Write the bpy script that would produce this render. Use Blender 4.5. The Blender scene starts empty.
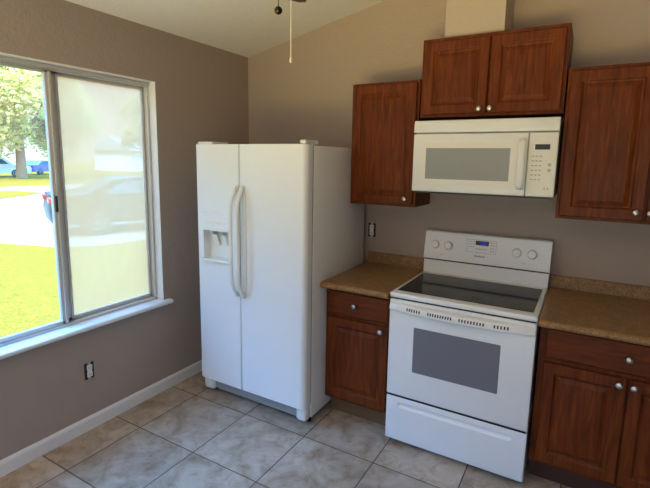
import bpy, bmesh, math, random
from mathutils import Vector, Matrix
random.seed(7)
S = bpy.context.scene
COL = S.collection
PI = math.pi

# ------------------------------------------------------------------ camera
cd = bpy.data.cameras.new('camera')
cam = bpy.data.objects.new('camera', cd)
COL.objects.link(cam)
R_ = Vector((0.863886, 0.503411, 0.016704)); U_ = Vector((-0.091070, 0.123494, 0.988158)); F_ = Vector((-0.495386, 0.855177, -0.152530))
M = Matrix((( R_.x, U_.x, -F_.x, 2.4875), (R_.y, U_.y, -F_.y, -2.9797), (R_.z, U_.z, -F_.z, 1.6409), (0, 0, 0, 1)))
cam.matrix_world = M
cd.sensor_width = 36.0
cd.lens = 36.0 * 449.33 / 650.0
cd.shift_x = -1.15 / 650.0
cd.shift_y = -14.49 / 650.0
cd.clip_start = 0.05
cd.clip_end = 400
S.camera = cam

# ------------------------------------------------------------------ world, sun, window portal, added fill lamps
SKY_LOW, SKY_HIGH, SUN, REAR_FILL_W, CEILING_FILL_W = 1.5, 24.5, 9.6, 28.5, 50.0
w = bpy.data.worlds.new('sky'); S.world = w
w.use_nodes = True
nt = w.node_tree; nt.nodes.clear()
wo = nt.nodes.new('ShaderNodeOutputWorld'); bg = nt.nodes.new('ShaderNodeBackground')
tc = nt.nodes.new('ShaderNodeTexCoord'); sx = nt.nodes.new('ShaderNodeSeparateXYZ')
rmp = nt.nodes.new('ShaderNodeValToRGB')
nt.links.new(tc.outputs['Generated'], sx.inputs[0]); nt.links.new(sx.outputs['Z'], rmp.inputs[0])
cr = rmp.color_ramp
cr.elements[0].position = 0.0; cr.elements[0].color = (SKY_LOW*.90, SKY_LOW*.94, SKY_LOW, 1)
cr.elements[1].position = 0.62; cr.elements[1].color = (SKY_HIGH*.11, SKY_HIGH*.40, SKY_HIGH, 1)
e = cr.elements.new(0.24); e.color = (SKY_LOW*.62, SKY_LOW*.82, SKY_LOW*1.0, 1)
nt.links.new(rmp.outputs[0], bg.inputs[0]); nt.links.new(bg.outputs[0], wo.inputs[0])
bg.inputs[1].default_value = 1.0

sl = bpy.data.lights.new('sun', 'SUN'); sl.energy = SUN; sl.angle = 0.01; sl.color = (1, .92, .71)
so = bpy.data.objects.new('sun', sl); COL.objects.link(so)
so.rotation_euler = Vector((0.30, -0.55, 0.85)).to_track_quat('Z', 'Y').to_euler()

def area(name, loc, look, sx_, sy_, power, color, portal=False):
    l = bpy.data.lights.new(name, 'AREA'); l.shape = 'RECTANGLE'; l.size = sx_; l.size_y = sy_
    l.energy = power; l.color = color
    if portal: l.cycles.is_portal = True
    o = bpy.data.objects.new(name, l); COL.objects.link(o); o.location = loc
    o.rotation_euler = (-Vector(look)).to_track_quat('Z', 'Y').to_euler()
    return o
# guides the sampling of the sky through the kitchen window
area('window_portal', (-0.16, -1.62, 1.40), (1, 0, 0), 1.40, 1.50, 1, (1, 1, 1), True)
# added warm fill lamp, out of view by the window wall, brightens the ceiling
pb = area('ceiling_fill', (0.25, -4.25, .30), (.42, .26, 1.0), 1.8, .8, CEILING_FILL_W, (1.0, .80, .74))
pb.data.spread = math.radians(95)
# added fill lamp behind the camera, aimed up at the back wall and cabinets
rb = area('rear_fill', (1.75, -4.9, .42), (-.10, 1.0, .78), 3.0, 1.3, REAR_FILL_W, (1.0, .76, .18))
rb.data.spread = math.radians(58)

S.view_settings.view_transform = 'Standard'
S.view_settings.look = 'None'
S.view_settings.exposure = 0.0
S.view_settings.gamma = 1.0
S.view_settings.use_curve_mapping = False
S.cycles.use_denoising = True
S.cycles.max_bounces = 10
S.cycles.diffuse_bounces = 5
S.cycles.transparent_max_bounces = 12
S.cycles.sample_clamp_indirect = 6.0
S.cycles.caustics_reflective = False
S.cycles.caustics_refractive = False

# ------------------------------------------------------------------ materials
def mat(name, color, rough=.5, metal=0.0, spec=.5, coat=0.0, coat_rough=.1):
    m = bpy.data.materials.new(name); m.use_nodes = True
    b = m.node_tree.nodes['Principled BSDF']
    b.inputs['Base Color'].default_value = (*color, 1)
    b.inputs['Roughness'].default_value = rough
    b.inputs['Metallic'].default_value = metal
    b.inputs['Specular IOR Level'].default_value = spec
    b.inputs['Coat Weight'].default_value = coat
    b.inputs['Coat Roughness'].default_value = coat_rough
    return m
def N(m, kind, **kw):
    n = m.node_tree.nodes.new(kind)
    for k, v in kw.items(): setattr(n, k, v)
    return n
def L(m, a, b): m.node_tree.links.new(a, b)
def bsdf(m): return m.node_tree.nodes['Principled BSDF']
def coords(m, scale=(1, 1, 1), space='Object'):
    t = N(m, 'ShaderNodeTexCoord'); mp = N(m, 'ShaderNodeMapping')
    mp.inputs['Scale'].default_value = scale
    L(m, t.outputs[space], mp.inputs[0]); return mp.outputs[0]
def wcoords(m, scale=(1, 1, 1)):
    g = N(m, 'ShaderNodeNewGeometry'); mp = N(m, 'ShaderNodeMapping')
    mp.inputs['Scale'].default_value = scale
    L(m, g.outputs['Position'], mp.inputs[0]); return mp.outputs[0]
def noise(m, co, scale, detail=4, rough=.5, dist=0.0):
    n = N(m, 'ShaderNodeTexNoise'); n.inputs['Scale'].default_value = scale
    n.inputs['Detail'].default_value = detail; n.inputs['Roughness'].default_value = rough
    n.inputs['Distortion'].default_value = dist
    L(m, co, n.inputs['Vector']); return n.outputs['Fac']
def ramp(m, fac, stops):
    r = N(m, 'ShaderNodeValToRGB'); c = r.color_ramp
    c.elements[0].position, c.elements[0].color = stops[0][0], (*stops[0][1], 1)
    c.elements[1].position, c.elements[1].color = stops[-1][0], (*stops[-1][1], 1)
    for p, col in stops[1:-1]:
        el = c.elements.new(p); el.color = (*col, 1)
    L(m, fac, r.inputs[0]); return r.outputs[0]
def bump(m, h, strength, dist=.002):
    b = N(m, 'ShaderNodeBump'); b.inputs['Strength'].default_value = strength; b.inputs['Distance'].default_value = dist
    L(m, h, b.inputs['Height']); L(m, b.outputs[0], bsdf(m).inputs['Normal'])

def wall_mat(name, color):
    m = mat(name, color, .75, spec=.2)
    co = wcoords(m)
    n1 = noise(m, co, 55, 3, .55); n2 = noise(m, co, 17, 3)
    mx = N(m, 'ShaderNodeMath', operation='ADD'); L(m, n1, mx.inputs[0]); L(m, n2, mx.inputs[1])
    bump(m, mx.outputs[0], .45, .005)
    return m
M_WALL = wall_mat('taupe_wall_paint', (.40, .322, .272))
M_CEIL = wall_mat('white_ceiling_paint', (.72, .70, .66))
M_TRIM = mat('white_trim_paint', (.78, .77, .75), .4)
M_SILL = mat('white_sill_paint', (.80, .80, .80), .3)
M_ALU = mat('window_aluminium', (.60, .58, .53), .42, .15)
M_LATCH = mat('black_latch', (.02, .02, .02), .4)
M_WHITE = mat('white_enamel', (.80, .80, .79), .28, coat=.3)
def speckle(m, s):
    bump(m, noise(m, coords(m), s, 2), .12, .001)
M_FRIDGE = mat('white_fridge_enamel', (.80, .81, .80), .33); speckle(M_FRIDGE, 260)
M_FRIDGEBODY = mat('off_white_textured_steel', (.77, .765, .74), .42); speckle(M_FRIDGEBODY, 420)
M_CREAM = mat('cream_plastic', (.78, .77, .71), .35)
M_MICRO = mat('almond_white_plastic', (.77, .765, .73), .35)
M_PANEL = mat('cream_control_panel', (.78, .75, .66), .35)
M_BLACK = mat('black_plastic', (.012, .012, .012), .4)
M_GREY = mat('grey_plastic', (.32, .32, .31), .45)
M_PRINT = mat('grey_print', (.22, .22, .21), .5)
M_GLASS = mat('black_ceramic_glass', (.008, .007, .007), .08, spec=.12)
M_RING = mat('grey_burner_print', (.035, .033, .032), .18)
M_OVENGLASS = mat('smoked_oven_glass', (.17, .165, .19), .22)
M_MICROGLASS = mat('grey_microwave_screen', (.30, .305, .285), .3)
M_NICKEL = mat('brushed_nickel', (.55, .52, .47), .34, 1.0)
M_BRASS = mat('antique_bronze', (.03, .022, .016), .35, .8)
M_CHAIN = mat('pale_chain', (.62, .55, .42), .4, .3)
M_FANWOOD = mat('brown_fan_blade', (.085, .026, .012), .35)
M_BARE = mat('bare_wood', (.15, .08, .033), .7)
M_GAPSHADE = mat('dark_gap_shade', (.015, .014, .013), .7)  # near-black colour standing in for shade in the range's gaps

def wood_mat(name, axis, k=1.0):
    m = mat(name, (.1, .03, .01), .38, spec=.14)
    sc = [9, 9, 9]; sc[axis] = .9
    co = coords(m, tuple(sc))
    a = noise(m, co, 4.5, 6, .62, .7)
    col = ramp(m, a, [(.28, (.068*k, .0140*k, .0028*k)), (.5, (.134*k, .0300*k, .0055*k)), (.72, (.205*k, .051*k, .0095*k))])
    sc2 = [60, 60, 60]; sc2[axis] = 2.2
    f = noise(m, coords(m, tuple(sc2)), 3.0, 3, .6)
    mx = N(m, 'ShaderNodeMix', data_type='RGBA', blend_type='MULTIPLY')
    mx.inputs['Factor'].default_value = .35
    L(m, col, mx.inputs['A']); L(m, ramp(m, f, [(.35, (.62, .55, .5)), (.6, (1, 1, 1))]), mx.inputs['B'])
    L(m, mx.outputs['Result'], bsdf(m).inputs['Base Color'])
    bump(m, f, .06, .001)
    return m
M_WOODV = wood_mat('cherry_wood_upright', 2)
M_WOODH = wood_mat('cherry_wood_level', 0)
M_WOODIN = mat('dark_cabinet_box', (.055, .016, .008), .5)

def counter_mat():
    m = mat('brown_speckled_laminate', (.2, .1, .05), .35, spec=.25)
    co = coords(m)
    a = noise(m, co, 120, 5, .75); b_ = noise(m, co, 22, 4)
    c1 = ramp(m, a, [(.30, (.12, .053, .018)), (.46, (.27, .145, .058)), (.58, (.37, .215, .092)), (.74, (.52, .34, .17))])
    c2 = ramp(m, b_, [(.3, (.75, .75, .75)), (.7, (1.1, 1.1, 1.1))])
    mx = N(m, 'ShaderNodeMix', data_type='RGBA', blend_type='MULTIPLY'); mx.inputs['Factor'].default_value = 1
    L(m, c1, mx.inputs['A']); L(m, c2, mx.inputs['B']); L(m, mx.outputs['Result'], bsdf(m).inputs['Base Color'])
    return m
M_COUNTER = counter_mat()

def tile_mat():
    m = mat('stone_floor_tile', (.4, .35, .3), .35, spec=.5)
    T, tx, ty = .4521, .6978, -1.3462
    g = N(m, 'ShaderNodeNewGeometry'); s = N(m, 'ShaderNodeSeparateXYZ'); L(m, g.outputs['Position'], s.inputs[0])
    def mth(op, a, b=None, c=None):
        n = N(m, 'ShaderNodeMath', operation=op)
        for i, v in enumerate((a, b, c)):
            if v is None: continue
            if isinstance(v, (int, float)): n.inputs[i].default_value = v
            else: L(m, v, n.inputs[i])
        return n.outputs[0]
    def cell(out, off):
        u = mth('DIVIDE', mth('SUBTRACT', out, off), T)
        fl = mth('FLOOR', u); fr = mth('SUBTRACT', u, fl)
        d = mth('MINIMUM', fr, mth('SUBTRACT', 1.0, fr))
        return fl, d
    fx, dx = cell(s.outputs['X'], tx); fy, dy = cell(s.outputs['Y'], ty)
    d = mth('MINIMUM', dx, dy)
    grout = N(m, 'ShaderNodeMapRange'); grout.inputs['From Min'].default_value = .0050; grout.inputs['From Max'].default_value = .0085
    L(m, d, grout.inputs['Value'])                       # 0 in the joint, 1 on the tile
    cid = N(m, 'ShaderNodeCombineXYZ'); L(m, fx, cid.inputs[0]); L(m, fy, cid.inputs[1])
    wn = N(m, 'ShaderNodeTexWhiteNoise', noise_dimensions='3D'); L(m, cid.outputs[0], wn.inputs['Vector'])
    off = N(m, 'ShaderNodeVectorMath', operation='MULTIPLY_ADD')
    L(m, wn.outputs['Color'], off.inputs[0]); off.inputs[1].default_value = (9, 9, 9); L(m, g.outputs['Position'], off.inputs[2])
    co = off.outputs[0]
    a = noise(m, co, 4.2, 7, .62, 1.1); b_ = noise(m, co, 14, 6, .68, .6)
    c1 = ramp(m, a, [(.30, (.28, .195, .125)), (.45, (.42, .335, .245)), (.58, (.50, .415, .325)), (.74, (.57, .495, .41))])
    c2 = ramp(m, b_, [(.34, (.72, .64, .56)), (.48, (.95, .93, .91)), (.7, (1.08, 1.08, 1.08))])
    mx = N(m, 'ShaderNodeMix', data_type='RGBA', blend_type='MULTIPLY'); mx.inputs['Factor'].default_value = 1
    L(m, c1, mx.inputs['A']); L(m, c2, mx.inputs['B'])
    hv = N(m, 'ShaderNodeMapRange'); hv.inputs['To Min'].default_value = .84; hv.inputs['To Max'].default_value = 1.06
    L(m, wn.outputs['Value'], hv.inputs['Value'])
    sc = N(m, 'ShaderNodeVectorMath', operation='SCALE'); L(m, mx.outputs['Result'], sc.inputs[0]); L(m, hv.outputs[0], sc.inputs['Scale'])
    gm = N(m, 'ShaderNodeMix', data_type='RGBA')
    gm.inputs['A'].default_value = (.085, .060, .045, 1); L(m, grout.outputs[0], gm.inputs['Factor']); L(m, sc.outputs[0], gm.inputs['B'])
    L(m, gm.outputs['Result'], bsdf(m).inputs['Base Color'])
    rr = N(m, 'ShaderNodeMapRange'); rr.inputs['To Min'].default_value = .8; rr.inputs['To Max'].default_value = .36
    L(m, grout.outputs[0], rr.inputs['Value']); L(m, rr.outputs[0], bsdf(m).inputs['Roughness'])
    h = mth('ADD', mth('MULTIPLY', grout.outputs[0], 1.0), mth('MULTIPLY', b_, .35))
    bump(m, h, .35, .003)
    return m
M_TILE = tile_mat()

def pane_mat(name, clear, tint, streak):
    """window glass: clear glass lets most light straight through, a fogged pane scatters it"""
    m = bpy.data.materials.new(name); m.use_nodes = True
    t = m.node_tree; t.nodes.clear()
    o = N(m, 'ShaderNodeOutputMaterial')
    tr = N(m, 'ShaderNodeBsdfTransparent'); tr.inputs[0].default_value = (.96, .98, .97, 1)
    gl = N(m, 'ShaderNodeBsdfGlossy'); gl.inputs['Roughness'].default_value = .03
    tl = N(m, 'ShaderNodeBsdfTranslucent'); tl.inputs[0].default_value = (*tint, 1)
    mx = N(m, 'ShaderNodeMixShader'); L(m, tl.outputs[0], mx.inputs[1]); L(m, tr.outputs[0], mx.inputs[2])
    if streak:
        n = noise(m, coords(m, (1, 1.6, .8)), 2.2, 3, .5)
        mr = N(m, 'ShaderNodeMapRange'); mr.inputs['From Min'].default_value = .3; mr.inputs['From Max'].default_value = .7
        mr.inputs['To Min'].default_value = clear - streak; mr.inputs['To Max'].default_value = clear + streak
        L(m, n, mr.inputs['Value']); L(m, mr.outputs[0], mx.inputs[0])
    else: mx.inputs[0].default_value = clear
    lw = N(m, 'ShaderNodeLayerWeight'); lw.inputs[0].default_value = .5          # reflects more at glancing angles
    pw = N(m, 'ShaderNodeMath', operation='POWER'); L(m, lw.outputs['Facing'], pw.inputs[0]); pw.inputs[1].default_value = 4.0
    ma = N(m, 'ShaderNodeMath', operation='MULTIPLY_ADD'); L(m, pw.outputs[0], ma.inputs[0]); ma.inputs[1].default_value = .8; ma.inputs[2].default_value = .02
    m2 = N(m, 'ShaderNodeMixShader'); L(m, ma.outputs[0], m2.inputs[0]); L(m, mx.outputs[0], m2.inputs[1]); L(m, gl.outputs[0], m2.inputs[2])
    L(m, m2.outputs[0], o.inputs[0])
    return m
M_CLEAR = pane_mat('clear_window_glass', .985, (.9, .9, .9), 0)
M_FOG = pane_mat('fogged_window_glass', .40, (.72, .395, .19), .10)

def leaf_mat(name, c1, c2):
    m = mat(name, c1, .6, spec=0)
    col = ramp(m, noise(m, coords(m), .9, 4), [(.35, c1), (.62, c2)])
    L(m, col, bsdf(m).inputs['Base Color'])
    tl = N(m, 'ShaderNodeBsdfTranslucent'); L(m, col, tl.inputs[0])
    mx = N(m, 'ShaderNodeMixShader'); mx.inputs[0].default_value = .5
    o = [n for n in m.node_tree.nodes if n.type == 'OUTPUT_MATERIAL'][0]
    L(m, bsdf(m).outputs[0], mx.inputs[1]); L(m, tl.outputs[0], mx.inputs[2]); L(m, mx.outputs[0], o.inputs[0])
    return m
def ground_mat(name, c1, c2, scale, b=.5, fine=None):
    m = mat(name, c1, .9, spec=0)
    co = wcoords(m)
    a = noise(m, co, scale, 6, .7)
    L(m, ramp(m, a, [(.34, c1), (.66, c2)]), bsdf(m).inputs['Base Color'])
    bump(m, noise(m, co, fine or scale * 6, 4, .7), b, .03)
    return m
M_LAWN = ground_mat('sunny_lawn', (.12, .070, .001), (.33, .165, .012), 30.0, .5, 60)
M_CONC = ground_mat('pale_concrete', (.30, .22, .15), (.36, .265, .18), 1.2, .1)
M_ROAD = ground_mat('grey_asphalt', (.30, .29, .28), (.38, .37, .35), 2.0, .2)
M_LEAF = leaf_mat('yellow_green_leaves', (.58, .48, .10), (.85, .70, .24))
M_LEAF2 = leaf_mat('orange_green_leaves', (.55, .30, .07), (.80, .46, .14))
M_LEAF3 = leaf_mat('green_leaves', (.30, .25, .06), (.50, .38, .12))
M_BARK = mat('grey_brown_bark', (.38, .19, .07), .9, spec=0)
M_CARDARK = mat('dark_car_paint', (.035, .024, .014), .35, spec=.2)
M_CARWHITE = mat('white_car_paint', (.72, .76, .80), .25, coat=.6)
M_CARBLUE = mat('blue_car_paint', (.06, .09, .30), .25, coat=.6)
M_CARGLASS = mat('car_window_glass', (.03, .045, .06), .08)
M_TYRE = mat('tyre_rubber', (.02, .02, .02), .8)
M_RIM = mat('alloy_rim', (.5, .5, .5), .3, .9)
M_LAMP = mat('red_tail_lamp', (.50, .02, .02), .25)
M_STUCCO = mat('pale_stucco', (.62, .58, .50), .8)
M_ROOF = mat('grey_shingles', (.22, .21, .20), .9)

# ------------------------------------------------------------------ mesh helpers
OFF = {}
def soften(me, angle):
    """smooth shading on narrow faces only, so that broad flat faces stay flat"""
    fl = []
    for p in me.polygons:
        vs = [me.vertices[i].co for i in p.vertices]
        per = sum((vs[i]-vs[i-1]).length for i in range(len(vs)))
        fl.append(p.area/max(per, 1e-6) < .012)
    me.polygons.foreach_set('use_smooth', fl)
    me.set_sharp_from_angle(angle=math.radians(angle))
class MB:
    """collects solids in world coordinates, then links them as ONE mesh object"""
    def __init__(s): s.bm = bmesh.new()
    def _bev(s, verts, r, seg=2):
        if r <= 0: return
        vs = set(verts)
        es = [e for e in s.bm.edges if e.verts[0] in vs and e.verts[1] in vs]
        bmesh.ops.bevel(s.bm, geom=es, offset=r, segments=seg, affect='EDGES', profile=.5)
    def box(s, x0, x1, y0, y1, z0, z1, r=0.0, seg=2):
        v = [s.bm.verts.new((x, y, z)) for x in (x0, x1) for y in (y0, y1) for z in (z0, z1)]
        for f in ((0, 1, 3, 2), (4, 6, 7, 5), (0, 4, 5, 1), (2, 3, 7, 6), (0, 2, 6, 4), (1, 5, 7, 3)):
            s.bm.faces.new([v[i] for i in f])
        bmesh.ops.recalc_face_normals(s.bm, faces=list({f for q in v for f in q.link_faces}))
        s._bev(v, r, seg); return s
    def prism(s, pts, axis, a, b, r=0.0, seg=2):
        """polygon pts (2D) extruded along axis from a to b; 2D order: x->(y,z), y->(x,z), z->(x,y)"""
        def P(p, t):
            return {0: (t, p[0], p[1]), 1: (p[0], t, p[1]), 2: (p[0], p[1], t)}[axis]
        A = [s.bm.verts.new(P(p, a)) for p in pts]; B = [s.bm.verts.new(P(p, b)) for p in pts]
        fs = [s.bm.faces.new(A), s.bm.faces.new(list(reversed(B)))]
        n = len(pts)
        for i in range(n): fs.append(s.bm.faces.new((A[i], B[i], B[(i+1) % n], A[(i+1) % n])))
        bmesh.ops.recalc_face_normals(s.bm, faces=fs)
        s._bev(A + B, r, seg); return s
    def loops(s, rings, cap0=True, cap1=True):
        """rings of equal vertex count joined into a skin"""
        V = [[s.bm.verts.new(p) for p in r] for r in rings]; n = len(V[0]); fs = []
        for a, b in zip(V, V[1:]):
            for i in range(n): fs.append(s.bm.faces.new((a[i], a[(i+1) % n], b[(i+1) % n], b[i])))
        if cap0: fs.append(s.bm.faces.new(list(reversed(V[0]))))
        if cap1: fs.append(s.bm.faces.new(V[-1]))
        bmesh.ops.recalc_face_normals(s.bm, faces=fs)
        return s
    def lathe(s, c, axis, prof, n=20):
        """prof = [(radius, distance along axis)]"""
        ax = Vector(axis).normalized(); u = ax.orthogonal().normalized(); v = ax.cross(u); c = Vector(c)
        return s.loops([[c + ax*d + (u*math.cos(2*PI*i/n) + v*math.sin(2*PI*i/n))*max(r, 1e-4) for i in range(n)] for r, d in prof])
    def tube(s, pts, rad, n=8):
        pts = [Vector(p) for p in pts]
        rr = rad if isinstance(rad, (list, tuple)) else [rad]*len(pts)
        rings = []; u = None
        for i, p in enumerate(pts):
            t = (pts[min(i+1, len(pts)-1)] - pts[max(i-1, 0)]).normalized()
            u = t.orthogonal().normalized() if u is None else (u - t*u.dot(t)).normalized()
            v = t.cross(u)
            rings.append([p + (u*math.cos(2*PI*k/n) + v*math.sin(2*PI*k/n))*rr[i] for k in range(n)])
        return s.loops(rings)
    def ball(s, c, r, n=12, sc=(1, 1, 1)):
        d = bmesh.ops.create_uvsphere(s.bm, u_segments=n, v_segments=max(6, n//2), radius=r)
        for v in d['verts']: v.co = Vector((v.co.x*sc[0], v.co.y*sc[1], v.co.z*sc[2])) + Vector(c)
        return s
    def panel(s, x0, x1, z0, z1, yb, yf, prof, bev=.004):
        """cabinet door facing -y: nested rectangles (inset, height behind the front plane yf)"""
        def ring(i, y): return [(x0+i, y, z0+i), (x1-i, y, z0+i), (x1-i, y, z1-i), (x0+i, y, z1-i)]
        rings = [ring(0, yb), ring(0, yf+bev), ring(bev, yf)] + [ring(i, yf+d) for i, d in prof]
        return s.loops(rings)
    def shift(s, dx, dy, dz):
        for v in s.bm.verts: v.co += Vector((dx, dy, dz))
        return s
    def build(s, name, m, parent=None, smooth=False, angle=35):
        off = OFF.get(parent.name, Vector()) if parent else Vector()
        me = bpy.data.meshes.new(name)
        for v in s.bm.verts: v.co -= off
        s.bm.to_mesh(me); s.bm.free()
        me.materials.append(m)
        if smooth:
            soften(me, angle)
        o = bpy.data.objects.new(name, me); COL.objects.link(o)
        if parent: o.parent = parent
        OFF[o.name] = off
        return o
def mark(o, label=None, cat=None, group=None, kind=None):
    if label: o['label'] = label
    if cat: o['category'] = cat
    if group: o['group'] = group
    if kind: o['kind'] = kind
    return o
def thing(name, loc, label, cat, group=None):
    o = bpy.data.objects.new(name, None); COL.objects.link(o); o.location = loc
    o.empty_display_size = .1
    OFF[o.name] = Vector(loc)
    return mark(o, label, cat, group)
def struct(mb, name, m, parent=None, smooth=False):
    o = mb.build(name, m, parent, smooth)
    if not parent: o['kind'] = 'structure'
    return o
def cut(o, cutter):
    md = o.modifiers.new('c', 'BOOLEAN'); md.object = cutter; md.operation = 'DIFFERENCE'; md.solver = 'EXACT'
    dg = bpy.context.evaluated_depsgraph_get(); dg.update()
    me = bpy.data.meshes.new_from_object(o.evaluated_get(dg))
    soften(me, 35)
    o.modifiers.clear(); old = o.data; o.data = me; bpy.data.meshes.remove(old)
    cm = cutter.data; bpy.data.objects.remove(cutter); bpy.data.meshes.remove(cm)

# ------------------------------------------------------------------ room shell
XR, YF = 7.0, -5.5                       # right wall, wall behind the camera
CZ, CS = 2.455, .216                     # ceiling height at the window wall, its slope
WY0, WY1, WZ0, WZ1 = -2.25, -.928, .655, 2.126   # window opening
def cz(x): return CZ + CS*x
struct(MB().box(-.15, XR+.15, YF-.15, .15, -.12, 0), 'floor', M_TILE)
wl = MB()
for a in ((-.15, 0, YF, -5.3, 0, 2.60), (-.15, 0, -5.3, -3.2, 2.2, 2.60), (-.15, 0, -3.2, WY0, 0, 2.60), (-.15, 0, WY1, 0, 0, 2.60), (-.15, 0, WY0, WY1, 0, WZ0), (-.15, 0, WY0, WY1, WZ1, 2.60)): wl.box(*a)
struct(wl, 'wall_left', M_WALL)
struct(MB().prism([(-.15, 0), (XR+.15, 0), (XR+.15, cz(XR)+.05), (-.15, cz(0)+.05)], 1, 0, .15), 'wall_back', M_WALL)
struct(MB().box(XR, XR+.15, YF, 0, 0, cz(XR)+.05), 'wall_right', M_WALL)
wf = MB()
for a in ((-.15, 1.75), (4.05, XR+.15)): wf.prism([(a[0], 0), (a[1], 0), (a[1], cz(a[1])+.05), (a[0], cz(a[0])+.05)], 1, YF-.15, YF)
wf.prism([(1.75, 2.3), (4.05, 2.3), (4.05, cz(4.05)+.05), (1.75, cz(1.75)+.05)], 1, YF-.15, YF)
struct(wf, 'wall_front', M_WALL)
struct(MB().prism([(-.16, cz(-.16)), (XR+.2, cz(XR+.2)), (XR+.2, cz(XR+.2)+.15), (-.16, cz(-.16)+.15)], 1, YF-.3, .3), 'ceiling', M_CEIL)
bb = MB().prism([(0, 0), (.013, 0), (.013, .066), (.009, .078), (.004, .085), (0, .085)], 1, -3.2, -.0)
struct(bb, 'baseboard_left', M_TRIM, smooth=False)
struct(MB().prism([(0, 0), (-.013, 0), (-.013, .066), (-.009, .078), (-.004, .085), (0, .085)], 0, .013, 1.15), 'baseboard_back', M_TRIM)
# boxed duct chase above the middle cabinet
struct(MB().prism([(1.69, 2.322), (2.015, 2.322), (2.015, cz(2.015)), (1.69, cz(1.69))], 1, -.27, 0), 'wall_chase', wall_mat('pale_chase_paint', (.47, .39, .31)))

# ------------------------------------------------------------------ window
win = thing('window_1', (-.07, -1.62, WZ0), None, None); win['kind'] = 'structure'
rv = MB()                                                  # painted drywall return
for a in ((-.15, -.0, WY1-.004, WY1, WZ0, WZ1), (-.15, -.0, WY0, WY0+.004, WZ0, WZ1), (-.15, 0, WY0, WY1, WZ1-.004, WZ1)): rv.box(*a)
rv.build('reveal', M_TRIM, win)
fr = MB()
Y0, Y1, Z0, Z1 = WY0+.004, WY1-.004, WZ0, WZ1-.004
for a in ((-.135, -.062, Y0, Y0+.022, Z0, Z1), (-.135, -.062, Y1-.015, Y1, Z0, Z1), (-.135, -.062, Y0, Y1, Z1-.028, Z1), (-.135, -.062, Y0, Y1, Z0, Z0+.019)): fr.box(*a, r=.002, seg=1)
fr.box(-.062, -.050, Y0, Y1, Z1-.020, Z1-.002, .002, 1)     # head lip
fr.build('frame', M_ALU, win)
def sash(name, y0, y1, x0, x1, gm, pname, lw, rw):
    z0, z1 = Z0+.020, Z1-.029
    b = MB()
    for a in ((x0, x1, y0, y0+lw, z0, z1), (x0, x1, y1-rw, y1, z0, z1), (x0, x1, y0, y1, z1-.016, z1), (x0, x1, y0, y1, z0, z0+.022)): b.box(*a, r=.003, seg=1)
    if lw > .05: b.box(x1-.001, x1+.006, y0+lw-.018, y0+lw-.008, z0+.01, z1-.01)
    if rw > .03: b.box(x1-.001, x1+.010, y1-.016, y1-.004, z0+.004, z1-.004)
    s_ = b.build(name, M_ALU, win)
    xm = (x0+x1)/2
    MB().box(xm-.003, xm+.003, y0+lw-.004, y1-rw+.004, z0+.019, z1-.013).build(pname, gm, s_)
    return s_
sr = sash('fogged_sash', -1.562, Y1-.016, -.120, -.096, M_FOG, 'fogged_pane', .060, .016)
sr['label'] = 'right sash with fogged white glass'
sl_ = sash('clear_sash', Y0+.023, -1.556, -.094, -.068, M_CLEAR, 'clear_pane', .034, .034)
sl_['label'] = 'left sash with clear glass'
MB().box(-.068, -.054, -1.586, -1.573, 1.330, 1.420, .003).build('latch', M_LATCH, sl_)
MB().prism([(-.062, .632), (.038, .632), (.045, .637), (.047, .646), (.043, .655), (.034, .659), (-.062, .659)], 1, WY0-.05, -.885).build('sill', M_SILL, win)

# ------------------------------------------------------------------ cabinets
PROF = [(.048, 0), (.052, .0015), (.057, .008), (.062, .0095), (.067, .0095), (.072, .007), (.084, .003), (.088, .0015), (.090, .0015)]
FLAT = [(.012, 0), (.020, .0), (.022, 0)]
def knob(p, parent, dirv=(0, -1, 0)):
    MB().lathe(p, dirv, [(.006, 0), (.005, .010), (.008, .013), (.0145, .017), (.016, .022), (.0145, .026), (.009, .029), (.001, .030)], 18).build('knob', M_NICKEL, parent, True, 50)
def cabinet_box(parent, x0, x1, z0, z1, yfr, stile=.04, mid=None, rails=()):
    b = MB().box(x0, x1, yfr+.019, -.002, z0, z1, .001, 1)
    b.build('body', M_WOODV, parent)
    f = MB()
    f.box(x0, x0+stile, yfr, yfr+.019, z0, z1, .0015, 1); f.box(x1-stile, x1, yfr, yfr+.019, z0, z1, .0015, 1)
    f.box(x0+stile, x1-stile, yfr, yfr+.019, z1-.038, z1); f.box(x0+stile, x1-stile, yfr, yfr+.019, z0, z0+.038)
    for zr in rails: f.box(x0+stile, x1-stile, yfr, yfr+.019, zr-.02, zr+.02)
    if mid: f.box(mid-.025, mid+.025, yfr, yfr+.019, z0+.038, (rails[0]-.02) if rails else z1-.038)
    f.build('face_frame', M_WOODV, parent)
def door(parent, x0, x1, z0, z1, yb, kx, kz):
    d = MB().panel(x0, x1, z0, z1, yb, yb-.020, PROF).build('door', M_WOODV, parent)
    knob((kx, yb-.020, kz), d)
def drawer(parent, x0, x1, z0, z1, yb, kx):
    d = MB().panel(x0, x1, z0, z1, yb, yb-.020, FLAT, .008).build('drawer', M_WOODH, parent)
    knob((kx, yb-.020, (z0+z1)/2), d)

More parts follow.
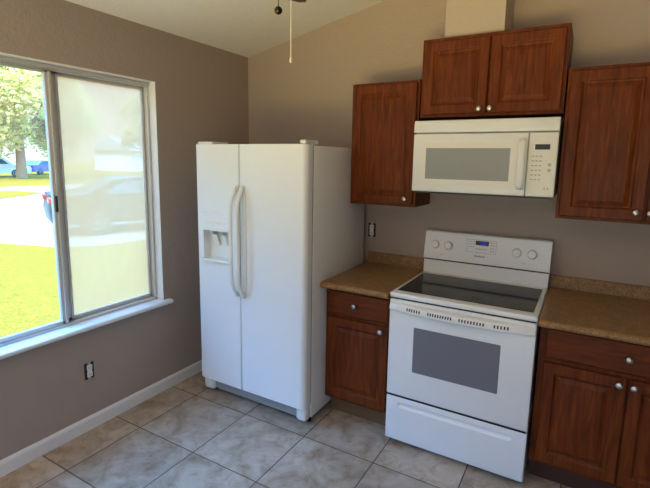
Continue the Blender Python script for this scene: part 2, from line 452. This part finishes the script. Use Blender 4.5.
t = thing('wall_cabinet', (1.36, 0, 1.36), 'single-door reddish wooden wall cabinet between refrigerator and microwave', 'cabinet', 'wall cabinets')
cabinet_box(t, 1.120, 1.570, 1.360, 2.124, -.305)
door(t, 1.136, 1.556, 1.374, 2.108, -.305, 1.512, 1.411)
t = thing('wall_cabinet', (1.97, 0, 1.894), 'short wide two-door wooden wall cabinet directly above the microwave', 'cabinet', 'wall cabinets')
cabinet_box(t, 1.577, 2.341, 1.900, 2.343, -.305, mid=1.962)
door(t, 1.594, 1.957, 1.916, 2.322, -.305, 1.922, 1.938)
door(t, 1.966, 2.325, 1.916, 2.322, -.305, 1.980, 1.938)
t = thing('wall_cabinet', (2.76, 0, 1.36), 'tall two-door wooden wall cabinet right of the microwave', 'cabinet', 'wall cabinets')
cabinet_box(t, 2.349, 3.111, 1.356, 2.124, -.305, mid=2.738)
door(t, 2.364, 2.732, 1.372, 2.106, -.305, 2.699, 1.412)
door(t, 2.742, 3.094, 1.372, 2.106, -.305, 2.757, 1.412)

def base_cabinet(x0, x1, label, doors, dr, mid=None, toe=M_WOODIN):
    t = thing('base_cabinet', ((x0+x1)/2, -.3, 0), label, 'cabinet', 'base cabinets')
    z0, z1, yfr = .130, .869, -.612
    cabinet_box(t, x0, x1, z0, z1, yfr, mid=mid, rails=(.689,))
    MB().box(x0+.002, x1-.002, -.535, -.002, 0, z0-.0005).build('toe_kick', toe, t)
    drawer(t, *dr)
    for d in doors: door(t, *d)
base_cabinet(1.128, 1.570, 'narrow wooden base cabinet between refrigerator and white range', [(1.150, 1.552, .152, .678, -.612, 1.512, .650)], (1.148, 1.552, .700, .850, -.612, 1.339), toe=M_BARE)
base_cabinet(2.348, 3.111, 'wide two-door wooden base cabinet right of the white range',
             [(2.376, 2.722, .152, .678, -.612, 2.692, .650), (2.730, 3.080, .152, .678, -.612, 2.749, .650)], (2.376, 3.080, .702, .855, -.612, 2.718), mid=2.726)

def countertop(x0, x1, label):
    t = thing('countertop', ((x0+x1)/2, -.34, 0.870), label, 'countertop', 'countertops')
    prof = [(-.020, 0.870), (-.668, 0.870), (-.688, 0.872), (-.699, 0.878), (-.704, 0.888), (-.702, 0.899), (-.694, 0.907), (-.682, 0.910), (-.672, 0.908), (-.020, 0.908)]
    MB().prism(prof, 0, x0, x1).build('worktop', M_COUNTER, t, True, 40)
    MB().prism([(-.001, 0.870), (-.021, 0.870), (-.021, .972), (-.016, .980), (-.008, .982), (-.001, .982)], 0, x0, x1).build('backsplash', M_COUNTER, t, True, 40)
countertop(1.132, 1.573, 'short brown speckled countertop between refrigerator and white range')
countertop(2.341, 3.118, 'longer brown speckled countertop right of the white range')

# ------------------------------------------------------------------ refrigerator
FX0, FX1, FS, FYD, FZ0, FZ1 = .264, 1.122, .634, -.856, .136, 1.728
t = thing('refrigerator', ((FX0+FX1)/2, -.45, 0), 'white side-by-side refrigerator with ice dispenser in the corner', 'refrigerator')
MB().box(FX0+.002, FX1, -.770, -.075, .048, FZ1-.006, .006).build('body', M_FRIDGEBODY, t, True)
def round_door(name, x0, x1, rl, rr):
    yb, yf = -.785, FYD; pts = [(x0, yb)]
    for k in range(7): a = PI + PI/2*k/6; pts.append((x0+rl+rl*math.cos(a), yf+rl+rl*math.sin(a)))
    for k in range(7): a = 1.5*PI + PI/2*k/6; pts.append((x1-rr+rr*math.cos(a), yf+rr+rr*math.sin(a)))
    pts.append((x1, yb))
    return MB().prism(pts, 2, FZ0, FZ1).build(name, M_FRIDGE, t, True, 30)
fd = round_door('freezer_door', FX0, FS-.003, .022, .008)
cut(fd, MB().box(.330, .544, -.95, -.797, .990, 1.176).build('cutter', M_BLACK))
rd = round_door('refrigerator_door', FS+.003, FX1, .008, .034)
MB().box(FX0+.012, FX1-.004, -.785, -.771, FZ0+.01, FZ1-.01).build('gasket', M_GREY, t)
# dispenser: raised surround, liner, spouts, paddles, tray
DS = (-.022, .016, -.011)
fo = MB()
fo.box(.338, .578, -.879, -.869, 1.186, 1.302, .004)
fo.box(.338, .352, -.878, -.869, .985, 1.188, .003); fo.box(.566, .578, -.878, -.869, .985, 1.188, .003)
dsp = fo.shift(*DS).build('dispenser', M_FRIDGE, fd)
MB().box(.351, .567, -.822, -.811, .998, 1.190).shift(*DS).build('dispenser_liner', M_CREAM, fd)
MB().box(.338, .578, -.893, -.815, .984, 1.001, .004).shift(*DS).build('drip_tray', M_CREAM, fd)
for x in (.420, .500): MB().lathe((x, -.845, 1.190), (0, 0, -1), [(.016, 0), (.016, .020), (.010, .030)], 14).shift(*DS).build('spout', M_GREY, fd, True)
for x in (.425, .500):
    MB().prism([(-.855, 1.160), (-.850, 1.160), (-.822, 1.085), (-.830, 1.082)], 0, x-.022, x+.022, .002, 1).shift(*DS).build('paddle', M_CREAM, fd)
for i in range(4): MB().box(.372+i*.050, .402+i*.050, -.8805, -.878, 1.232, 1.246, .001, 1).shift(*DS).build('dispenser_button', M_CREAM, fd)
MB().box(.350, .566, -.8800, -.878, 1.262, 1.288, .001, 1).shift(*DS).build('dispenser_panel', M_WHITE, fd)
def fridge_handle(x, parent):
    """bowed cream grip: flat ends on the door, raised straight middle"""
    rings = []
    prof = [(0, .004, .010), (.010, .012, .014), (.035, .030, .016), (.075, .052, .0155), (.115, .064, .0145), (.17, .068, .014)]
    z0, z1 = .769, 1.477
    pts = [(z0+d, o, wd) for d, o, wd in prof] + [(z1-d, o, wd) for d, o, wd in reversed(prof)]
    for z, o, wd in pts:
        rings.append([(x + wd*math.cos(a), FYD - o + .003 + .010*math.sin(a), z) for a in [2*PI*k/12 for k in range(12)]])
    lens = [(0, .006), (.02, .012), (.06, .018), (.12, .020), (.20, .020)]
    lp = [(z0+d, wd) for d, wd in lens] + [(z1-d, wd) for d, wd in reversed(lens)]
    MB().loops([[(x-wd, FYD+.001, z), (x-wd, FYD-.004, z), (x-wd*.7, FYD-.007, z), (x+wd*.7, FYD-.007, z), (x+wd, FYD-.004, z), (x+wd, FYD+.001, z)] for z, wd in lp]).build('handle_base', M_CREAM, parent)
    b = MB().loops(rings)
    b.build('handle', M_CREAM, parent, True, 60)
    for z in (.778, 1.438): MB().box(x-.010, x+.010, FYD-.030, FYD+.002, z, z+.030, .003).build('handle_mount', M_CREAM, parent)
fridge_handle(.616, fd); fridge_handle(.668, rd)
MB().box(.280, .410, -.846, -.700, FZ1+.001, FZ1+.017, .005).build('hinge_cover', M_CREAM, t)
MB().box(1.068, 1.108, -.844, -.700, FZ1+.001, FZ1+.024, .007).build('hinge_cover', M_CREAM, t)
g = MB(); g.box(FX0+.06, FX1-.06, -.806, -.784, .050, .126, .003)
for i in range(3): g.box(FX0+.065, FX1-.065, -.8085, -.805, .056+i*.016, .064+i*.016)
g.build('toe_grille', M_GREY, t)
for x0, x1 in ((FX0+.002, FX0+.092), (FX1-.080, FX1-.002)):
    MB().box(x0, x1, -.832, -.772, .040, .132, .022, 4).build('hinge_foot', M_CREAM, t, True, 60)
    MB().lathe(((x0+x1)/2, -.735, 0), (0, 0, 1), [(.018, 0), (.018, .012), (.008, .014), (.008, .055)], 14).build('leveling_foot', M_BLACK, t)
for x in (FX0+.12, FX1-.12):
    MB().lathe((x-.02, -.15, .026), (1, 0, 0), [(.026, 0), (.026, .04)], 16).build('roller', M_BLACK, t)

# ------------------------------------------------------------------ electric range
RX0, RX1 = 1.588, 2.350
t = thing('range', ((RX0+RX1)/2, -.36, 0), 'white freestanding electric range with black glass cooktop', 'range')
MB().box(RX0+.004, RX1-.004, -.640, -.030, .040, .884, .004).build('body', M_WHITE, t)
ct = MB().box(RX0, RX1, -.694, -.100, .886, .916, .009, 3).build('cooktop', M_WHITE, t, True, 40)
MB().box(RX0+.026, RX1-.026, -.640, -.168, .9165, .9195, .001, 1).build('ceramic_glass', M_GLASS, ct)
for x, y, r in ((1.775, -.505, .115), (2.165, -.505, .080), (1.775, -.285, .080), (2.165, -.285, .100)):
    b = MB()
    for rr in (r, r*.62):
        n = 40
        b.loops([[(x+q*math.cos(2*PI*k/n), y+q*math.sin(2*PI*k/n), z) for k in range(n)] for q, z in ((rr, .9194), (rr, .9200), (rr-.003, .9200), (rr-.003, .9194))], False, False)
    b.build('burner_marking', M_RING, ct)
bgd = thing_bg = MB().prism([(-.030, .916), (-.112, .916), (-.106, 1.000), (-.030, 1.000)], 0, RX0+.004, RX1-.004).build('rear_riser', M_WHITE, t)
bg_ = MB().prism([(-.030, 1.009), (-.114, 1.009), (-.084, 1.184), (-.078, 1.190), (-.030, 1.190)], 0, RX0, RX1, .003, 2).build('backguard', M_WHITE, t)
MB().box(RX0+.006, RX1-.006, -.105, -.032, 1.0005, 1.0085).build('riser_gap_shade', M_GAPSHADE, t)  # dark strip painting the shade between riser and backguard
FN = Vector((0, -.175, -.030)).normalized(); FN = Vector((0, -.9856, .169))        # face normal of the sloped panel
def on_face(x, z, lift=0): return Vector((x, -.114 + (z-1.003)*(.030/.175), z+.006)) + FN*lift
def face_plate(x0, x1, z0, z1, lift, th=.002):
    b = MB()
    A = [on_face(x, z, lift-th) for x, z in ((x0, z0), (x1, z0), (x1, z1), (x0, z1))]
    B = [on_face(x, z, lift) for x, z in ((x0, z0), (x1, z0), (x1, z1), (x0, z1))]
    return b.loops([A, B])
for x in (1.662, 1.748, 2.162, 2.248):
    k = MB().lathe(on_face(x, 1.098), FN, [(.031, 0), (.031, .003), (.026, .005), (.024, .020), (.021, .023), (.0, .0235)], 28).build('burner_knob', M_WHITE, bg_, True, 40)
    u = Vector((0, .169, .9856))
    b = MB(); c = on_face(x, 1.098, .0235)
    b.loops([[c + Vector((sx_*.003, 0, 0)) + u*(sz*.022) + FN*h for sx_, sz in ((-1, -1), (1, -1), (1, 1), (-1, 1))] for h in (-.006, .004)])
    b.build('knob_grip', M_WHITE, k)
# printed outline, clock, buttons
b = MB()
for x0, x1, z0, z1 in ((1.862, 2.042, 1.152, 1.1535), (1.862, 2.042, 1.074, 1.0755), (1.862, 1.8635, 1.074, 1.1535), (2.0405, 2.042, 1.074, 1.1535)): 
    pl = face_plate(x0, x1, z0, z1, .0006, .0012)
    me = bpy.data.meshes.new('tmp'); pl.bm.to_mesh(me); b.bm.from_mesh(me); bpy.data.meshes.remove(me); pl.bm.free()
b.build('panel_outline', M_PRINT, bg_)
ck = face_plate(1.916, 1.996, 1.120, 1.147, .0025, .003).build('clock', M_BLACK, bg_)
M_LED = mat('blue_clock_glow', (.01, .01, .2), .4); bsdf(M_LED).inputs['Emission Color'].default_value = (.03, .03, 1, 1); bsdf(M_LED).inputs['Emission Strength'].default_value = .55
def join_plates(rects, lift, th):
    b = MB()
    for r in rects:
        pl = face_plate(*r, lift, th); me = bpy.data.meshes.new('tmp'); pl.bm.to_mesh(me); b.bm.from_mesh(me); bpy.data.meshes.remove(me); pl.bm.free()
    return b
# seven-segment digits of the clock
SEG = {'a': (0, 1, .86, 1), 'g': (0, 1, .45, .58), 'd': (0, 1, 0, .14), 'f': (0, .24, .5, 1), 'b': (.76, 1, .5, 1), 'e': (0, .24, 0, .5), 'c': (.76, 1, 0, .5)}
for i, segs in enumerate(('abc', 'abcdg', 'afgcd')):
    xx = 1.938 + i*.017; rects = []
    for q in segs:
        a, b2, c, d = SEG[q]; rects.append((xx+a*.012, xx+b2*.012, 1.1245+c*.018, 1.1245+d*.018))
    join_plates(rects, .0032, .001).build('clock_digit', M_LED, ck)
rects = [(1.872+.014*i, 1.882+.014*i, z, z+.004) for i in range(3) for z in (1.105, 1.122, 1.137)]
rects += [(2.006+.014*i, 2.016+.014*i, z, z+.006) for i in range(2) for z in (1.086, 1.103, 1.122, 1.137)]
rects += [(1.918+.012*i, 1.927+.012*i, 1.094, 1.099) for i in range(6)]
join_plates(rects, .0007, .0014).build('panel_print', mat('faint_panel_print', (.42, .42, .40), .5), bg_)
rects = [(1.918+.0085*i, 1.9245+.0085*i, 1.046, 1.046+hh) for i, hh in enumerate((.012, .007, .007, .009, .007, .007, .009))]
join_plates(rects, .0007, .0014).build('maker_mark', M_PRINT, bg_)
M_TAN = mat('tan_print', (.45, .38, .22), .5)
for x in (1.705, 2.205): face_plate(x-.006, x+.006, 1.036, 1.040, .0007, .0014).build('burner_icon', M_TAN, bg_)
# oven door
od = MB().box(RX0+.003, RX1-.003, -.692, -.644, .311, .878, .006, 3).build('oven_door', M_WHITE, t, True, 40)
MB().box(1.738, 2.192, -.6945, -.6915, .473, .735, .002, 1).build('oven_window', M_OVENGLASS, od)
# full width bowed handle with a row of vent slots along its upper face
rings = []; NH = 24
def hy(u): return -.700 - .040*(1-abs(2*u-1)**2.4)
for i in range(NH+1):
    u = i/NH; x = RX0+.006 + (RX1-RX0-.012)*u; y = hy(u)
    ends = 1 - .0*abs(2*u-1)
    rings.append([(x, -.690, .818), (x, y+.004, .817), (x, y-.004, .822), (x, y-.005, .830), (x, y, .846), (x, y+.006, .856), (x, y+.012, .860), (x, -.690, .862)])
hd = MB().loops(rings).build('handle', M_WHITE, od, True, 50)
for x0, x1 in ((1.702, 1.787), (1.822, 1.957), (1.987, 2.120), (2.158, 2.235)):
    n = int((x1-x0)/.0135); vb = MB()
    for i in range(n):
        x = x0 + (x1-x0)*i/n; u = (x-RX0)/(RX1-RX0); y = hy(u)
        vb.loops([[(x, y-.0042+d, .8335), (x+.007, y-.0042+d, .8335), (x+.007, y+.0005+d, .8480), (x, y+.0005+d, .8480)] for d in (.004, -.0016)])
    vb.build('vent', M_BLACK, hd)
MB().box(RX0+.008, RX1-.008, -.686, -.646, .8785, .8855).build('cooktop_gap_shade', M_GAPSHADE, t)  # shade under the cooktop edge, put in as a dark strip
# storage drawer with a long recessed pull
sd = MB().box(RX0+.003, RX1-.003, -.690, -.644, .030, .297, .006, 3).build('storage_drawer', M_WHITE, t, True, 40)
rc = MB(); n = 20
def oval(i, y):
    o = []
    for k in range(n):
        a = 2*PI*k/n; cx = .285 if math.cos(a) > 0 else -.285
        o.append((1.969 + cx + (.022-i)*math.cos(a), y, .252 + (.014-i)*math.sin(a)))
    return o
rc.loops([oval(-.004, -.71), oval(-.004, -.6905), oval(.004, -.680), oval(.007, -.678)])
cut(sd, rc.build('cutter', M_BLACK))
for x in (RX0+.05, RX1-.05):
    for y in (-.60, -.08): MB().lathe((x, y, 0), (0, 0, 1), [(.018, 0), (.018, .012), (.009, .015), (.009, .042)], 14).build('leveling_leg', M_BLACK, t)
MB().box(RX0+.010, RX1-.010, -.685, -.6405, .2975, .3105).build('door_gap_shade', M_GAPSHADE, t)  # dark filler for the shaded gap between oven door and drawer

t.location += Vector((-.012, .013, 0))

# ------------------------------------------------------------------ microwave
t = thing('microwave', (1.97, 0, 1.458), 'white over-the-range microwave mounted under the short wall cabinet', 'microwave')
MX0, MX1, MY = 1.590, 2.350, -.405
MB().box(MX0+.006, MX1-.004, -.372, -.002, 1.466, 1.868, .003).build('body', M_MICRO, t)
MB().box(MX0+.01, MX1-.01, -.360, -.02, 1.452, 1.466, .002, 1).build('underside_vent', M_BLACK, t)
MB().prism([(-.370, 1.799), (MY-.003, 1.799), (MY+.003, 1.860), (-.395, 1.868), (-.370, 1.868)], 0, MX0, MX1, .003, 2).build('top_grille', M_MICRO, t, True, 40)
md = MB().box(MX0, 2.210, MY, -.374, 1.462, 1.792, .006, 3).build('door', M_MICRO, t, True, 40)
b = MB()
for x0, x1, z0, z1 in ((1.636, 2.168, 1.712, 1.740), (1.636, 2.168, 1.508, 1.536), (1.636, 1.668, 1.536, 1.712), (2.126, 2.168, 1.536, 1.712)): b.box(x0, x1, MY-.003, MY+.001, z0, z1)
b.build('window_frame', M_PANEL, md)
MB().box(1.666, 2.128, MY-.0015, MY+.001, 1.534, 1.714).build('window', M_MICROGLASS, md)
hr = []
for z, o, wd in ((1.495, .004, .014), (1.502, .018, .018), (1.520, .034, .020), (1.560, .040, .020), (1.700, .040, .020), (1.738, .034, .020), (1.756, .018, .018), (1.763, .004, .014)):
    hr.append([(2.186+wd*math.cos(a), MY-o+.009*math.sin(a), z) for a in [2*PI*k/14 for k in range(14)]])
mh = MB().loops(hr).build('handle', M_MICRO, md, True, 60)
for z in (1.506, 1.736): MB().box(2.172, 2.200, MY-.030, MY+.002, z, z+.018, .003).build('handle_mount', M_GREY, md)
cp = MB().box(2.213, MX1, MY, -.374, 1.462, 1.792, .006, 3).build('control_panel', M_PANEL, t, True, 40)
MB().box(2.244, 2.314, MY-.002, MY+.001, 1.705, 1.732, .001, 1).build('display', M_BLACK, cp)
b = MB()
for r in range(6):
    for c in range(3): b.box(2.232+c*.018, 2.244+c*.018, MY-.0012, MY+.001, 1.668-r*.024, 1.674-r*.024)
b.build('keypad_print', mat('tan_key_print', (.45, .42, .33), .5), cp)
M_BUTTON = mat('grey_button', (.50, .48, .42), .5)
for x, z in ((2.318, 1.600), (2.318, 1.628)): MB().lathe((x, MY+.001, z), (0, -1, 0), [(.009, 0), (.009, .003), (.007, .004)], 16).build('round_button', M_BUTTON, cp)
for x in (2.303, 2.319): MB().box(x-.003, x+.003, MY-.0012, MY+.001, 1.500, 1.512).build('button_print', M_BUTTON, cp)
MB().box(MX0+.012, MX1-.012, -.400, -.374, 1.4525, 1.461).build('lower_edge', M_BLACK, t)

t.location += Vector((-.012, .003, .008))

# ------------------------------------------------------------------ outlets without cover plates
def outlet(loc, face, label):
    """face: 'x' looks along +x (window wall), 'y' looks along -y (back wall)"""
    t = thing('electrical_outlet', loc, label, 'outlet', 'uncovered wall outlets')
    x, y, z = loc
    def bx(b, a0, a1, d0, d1, z0, z1, r=0):
        if face == 'x': b.box(x+d0, x+d1, y+a0, y+a1, z+z0, z+z1, r, 2)
        else: b.box(x+a0, x+a1, y-d1, y-d0, z+z0, z+z1, r, 2)
    b = MB(); bx(b, -.029, .029, .0004, .003, -.050, .050); b.build('wall_box', M_BLACK, t)
    b = MB(); bx(b, -.009, .009, .003, .005, -.056, .056); b.build('yoke', M_NICKEL, t)
    b = MB(); bx(b, -.017, .017, .004, .012, .006, .038, .004); bx(b, -.017, .017, .004, .012, -.038, -.006, .004); bx(b, -.013, .013, .004, .010, -.008, .008); b.build('receptacle', M_TRIM, t)
    for zc in (.022, -.022):
        b = MB(); bx(b, -.008, -.005, .0115, .0125, zc-.002, zc+.007); bx(b, .005, .008, .0115, .0125, zc-.002, zc+.006); bx(b, -.002, .002, .0115, .0125, zc-.010, zc-.006)
        b.build('socket_slot', M_BLACK, t)
outlet((0, -1.495, .370), 'x', 'uncovered electrical outlet low on the window wall')
outlet((1.150, 0, 1.143), 'y', 'uncovered electrical outlet above the short countertop')

# ------------------------------------------------------------------ ceiling fan
HX, HY = 1.580, -1.720
t = thing('ceiling_fan', (HX, HY, cz(HX)), 'brown-bladed ceiling fan with two pull chains', 'ceiling fan')
MB().lathe((HX, HY, cz(HX)-.002), (0, 0, -1), [(.075, -.01), (.075, .02), (.05, .06), (.02, .075)], 24).build('canopy', M_BRASS, t, True, 40)
MB().lathe((HX, HY, 2.50), (0, 0, 1), [(.014, 0), (.014, cz(HX)-2.56)], 14).build('downrod', M_BRASS, t)
MB().lathe((HX, HY, 2.36), (0, 0, 1), [(.06, 0), (.10, .01), (.115, .05), (.10, .12), (.04, .15), (.016, .155)], 28).build('motor_housing', M_BRASS, t, True, 40)
MB().lathe((HX, HY, 2.262), (0, 0, 1), [(.02, 0), (.05, .008), (.055, .05), (.05, .098)], 24).build('switch_housing', M_BRASS, t, True, 40)
for k in range(5):
    a = math.radians(121.5 + 72*k); ca, sa = math.cos(a), math.sin(a)
    def Q(r, s_, z): return (HX + r*ca - s_*sa, HY + r*sa + s_*ca, z)
    outl = [(.20, -.045), (.24, -.055), (.60, -.068), (.655, -.058), (.672, -.030), (.672, .030), (.655, .058), (.60, .068), (.24, .055), (.20, .045)]
    MB().loops([[Q(r, s_, 2.366 + s_*.17 + d) for r, s_ in outl] for d in (0, .007)]).build('blade', M_FANWOOD, t)
    MB().loops([[Q(r, s_, 2.362 + s_*.17 + d) for r, s_ in ((.085, -.018), (.25, -.035), (.25, .035), (.085, .018))] for d in (0, .004)]).build('blade_bracket', M_BRASS, t)
pc = MB().tube([(1.530, -1.690, 2.320), (1.513, -1.650, 2.290), (1.513, -1.650, 2.156)], .0016, 6).build('pull_chain', M_BRASS, t)
MB().ball((1.513, -1.650, 2.146), .0135, 16).build('chain_ball', M_BRASS, pc, True, 180)
b = MB().tube([(1.601, -1.700, 2.270), (1.601, -1.700, 1.975)], .0022, 6)
lc = b.build('pull_chain', M_CHAIN, t); lc['label'] = 'longer pale pull chain'
MB().lathe((1.601, -1.700, 1.955), (0, 0, 1), [(.001, 0), (.005, .004), (.005, .016), (.002, .022)], 10).build('chain_bob', M_CHAIN, lc, True)

# ------------------------------------------------------------------ outdoors
GZ = -.25
def patch(name, m, pts, z, h=.02):
    return struct(MB().prism(pts, 2, z-h, z), name, m)
struct(MB().box(-140, -.16, -60, 140, GZ-.3, GZ-.02), 'ground', M_LAWN)
patch('lawn', M_LAWN, [(-.16, -60), (-9.0, -60), (-8.8, .6), (-8.4, 1.75), (-7.0, 2.18), (-6.33, 2.93), (-5.8, 8.0), (-5.0, 30), (-.16, 30)], GZ, .019)
patch('driveway', M_CONC, [(-9.1, -60), (-8.9, .6), (-8.5, 1.65), (-7.1, 2.1), (-6.43, 2.9), (-5.9, 8.0), (-5.1, 30), (-20, 60), (-27.5, 60), (-27.5, -60)], GZ-.006, .012)
patch('path', M_LAWN, [(-24, 2.0), (-19.2, 6.0), (-19.5, 6.8), (-21.4, 9.6), (-24.0, 9.3)], GZ+.02, .02)
patch('road', M_ROAD, [(-25, 16), (-21, 13), (-12, 60), (-27, 60)], GZ+.002, .005)

def car(loc, rot, paint, label, L_=4.7, W_=1.8, H_=1.42, van=False, tail=False, group=None):
    t = thing('minivan' if van else 'car', (0, 0, 0), label, 'minivan' if van else 'car', group)
    hw = W_/2
    if van: sil = [(-2.35, .32), (-2.40, .75), (-2.36, 1.05), (-2.20, 1.66), (-1.9, 1.76), (.5, 1.74), (1.35, 1.10), (2.25, .92), (2.40, .70), (2.38, .32)]
    else: sil = [(-2.30, .30), (-2.36, .62), (-2.30, .98), (-1.62, 1.03), (-.95, 1.36), (-.3, H_), (.35, 1.36), (1.05, .98), (2.10, .84), (2.34, .62), (2.32, .30)]
    k = L_/4.7
    rings = []
    for f, ins in ((-1, .07), (-.93, .0), (.93, .0), (1, .07)):
        ring = []
        for x, z in sil:
            tum = max(0, z-.95)*.32
            ring.append((x*k*(1-ins*.25), f*(hw-tum) if abs(f) < 1 else f*(hw-tum)*.995, z - ins*(.35 if z > .9 else 0)))
        rings.append(ring)
    bd = MB().loops(rings).build('body', paint, t, True, 40)
    if van: wins = [[(-2.1, 1.12), (-2.02, 1.52), (-1.2, 1.55), (-1.2, 1.12)], [(-1.12, 1.12), (-1.12, 1.55), (-.1, 1.55), (-.1, 1.12)], [(0, 1.12), (0, 1.55), (.45, 1.54), (.98, 1.12)]]
    else: wins = [[(-1.25, 1.00), (-.82, 1.26), (-.38, 1.31), (-.38, 1.00)], [(-.32, 1.00), (-.32, 1.31), (.25, 1.27), (.72, 1.00)]]
    for wv in wins:
        for sgn in (-1, 1):
            MB().loops([[(x*k, sgn*(hw-max(0, z-.95)*.32+d), z) for x, z in wv] for d in (-.03, .006)]).build('side_window', M_CARGLASS, t)
    if not van: MB().loops([[(-1.58*k, -.62, 1.045), (-1.58*k, .62, 1.045), (-1.0*k, .56, 1.345), (-1.0*k, -.56, 1.345)], [(-1.60*k, -.62, 1.055), (-1.60*k, .62, 1.055), (-1.02*k, .56, 1.355), (-1.02*k, -.56, 1.355)]]).build('rear_window', M_CARGLASS, t)
    for wx in (-1.42, 1.42):
        for sgn in (-1, 1):
            wh = MB().lathe((wx*k, sgn*(hw-.19), .325), (0, sgn, 0), [(.20, 0), (.31, .01), (.325, .04), (.325, .17), (.30, .20), (.21, .205)], 24).build('wheel', M_TYRE, t, True, 40)
            MB().lathe((wx*k, sgn*(hw+.005), .325), (0, sgn, 0), [(.20, 0), (.19, .012), (.06, .004), (.05, .014), (.0, .014)], 20).build('rim', M_RIM, wh)
    for sgn in (-1, 1):
        MB().box(-2.375*k, -2.24*k, sgn*(hw-.24)-.16, sgn*(hw-.24)+.16, .80, .93, .02).build('tail_lamp', M_LAMP, t)
    t.location = loc; t.rotation_euler = (0, 0, rot)
    return t
# rear corner shows beside the meeting stile, the rest stands behind the fogged pane
car((-7.92, 5.17, GZ-.006), math.radians(67), M_CARDARK, 'dark car on the driveway, partly behind the fogged right pane')
car((-42.6, 17.0, GZ-.02), math.radians(55), M_CARWHITE, 'white minivan far off, seen through the clear left pane', van=True)
car((-46.0, 22.3, GZ-.02), math.radians(120), M_CARBLUE, 'small blue car beyond the tree trunk, far off')

def tree(loc, h, cr_, leafmat, label, n=4200, trunk=.28, seed=1, leaf=.26, low=.25, fork=True):
    rnd = random.Random(seed)
    t = thing('tree', loc, label, 'tree', 'trees across the driveway')
    x, y, z = loc
    b = MB().tube([(x, y, z), (x+.05, y, z+h*.12), (x-.08, y+.05, z+h*.28), (x+.05, y, z+h*.5)], [trunk*1.25, trunk, trunk*.8, trunk*.5], 10)
    cl = []
    for i in range(26):
        a = rnd.random()*2*PI; el = rnd.uniform(-.55, 1.0); rr = cr_*rnd.uniform(.25, .82)
        c = Vector((x + rr*math.cos(a)*math.cos(el*1.2), y + rr*math.sin(a)*math.cos(el*1.2), z + h*(low+.33) + h*.36*el))
        cl.append((c, cr_*rnd.uniform(.26, .42)))
        if i < 9: b.tube([(x, y, z+h*.22), (x*.5+c.x*.5, y*.5+c.y*.5, z+h*.36), tuple(c)], [trunk*.45, trunk*.28, trunk*.08], 6)
    b.build('trunk', M_BARK, t, True, 60)
    f = bmesh.new()
    for i in range(n):
        c, r = cl[i % len(cl)]
        d = Vector((rnd.gauss(0, 1), rnd.gauss(0, 1), rnd.gauss(0, 1))).normalized()*r*rnd.uniform(.35, 1.0)
        p = c+d - Vector(loc)
        u = Vector((rnd.gauss(0, 1), rnd.gauss(0, 1), rnd.gauss(0, .6))).normalized(); v = u.orthogonal().normalized()
        s_ = leaf*rnd.uniform(.6, 1.3)
        f.faces.new([f.verts.new(p+u*s_), f.verts.new(p+v*s_*.6), f.verts.new(p-u*s_), f.verts.new(p-v*s_*.6)])
    me = bpy.data.meshes.new('foliage'); f.to_mesh(me); f.free(); me.materials.append(leafmat)
    o = bpy.data.objects.new('foliage', me); COL.objects.link(o); o.parent = t
tree((-38.3, 16.8, GZ-.02), 14.0, 6.4, M_LEAF, 'large yellow-green tree behind the clear left pane', 22000, .36, 3, .19, .11)
tree((-40.0, 31.0, GZ-.02), 8.5, 3.6, M_LEAF3, 'green tree behind the fogged pane, near its middle', 3500, .25, 5, .26)
tree((-30.0, 30.5, GZ-.02), 9.5, 4.6, M_LEAF2, 'orange-tinted tree behind the fogged pane, toward its right edge', 4200, .28, 8, .26)
h = thing('house', (-52, 42, GZ), 'pale house across the road behind the fogged pane', 'house')
MB().box(-58, -50, 36, 50, GZ-.02, GZ+2.7).build('walls', M_STUCCO, h)
MB().prism([(-58.5, GZ+2.7), (-49.5, GZ+2.7), (-54, GZ+4.6)], 1, 35.5, 50.5).build('roof', M_ROOF, h)
MB().box(-50.02, -49.97, 38, 43, GZ, GZ+2.2).build('garage_door', M_TRIM, h)
MB().box(-50.02, -49.97, 45, 47, GZ+.9, GZ+2.1).build('window', M_CARGLASS, h)
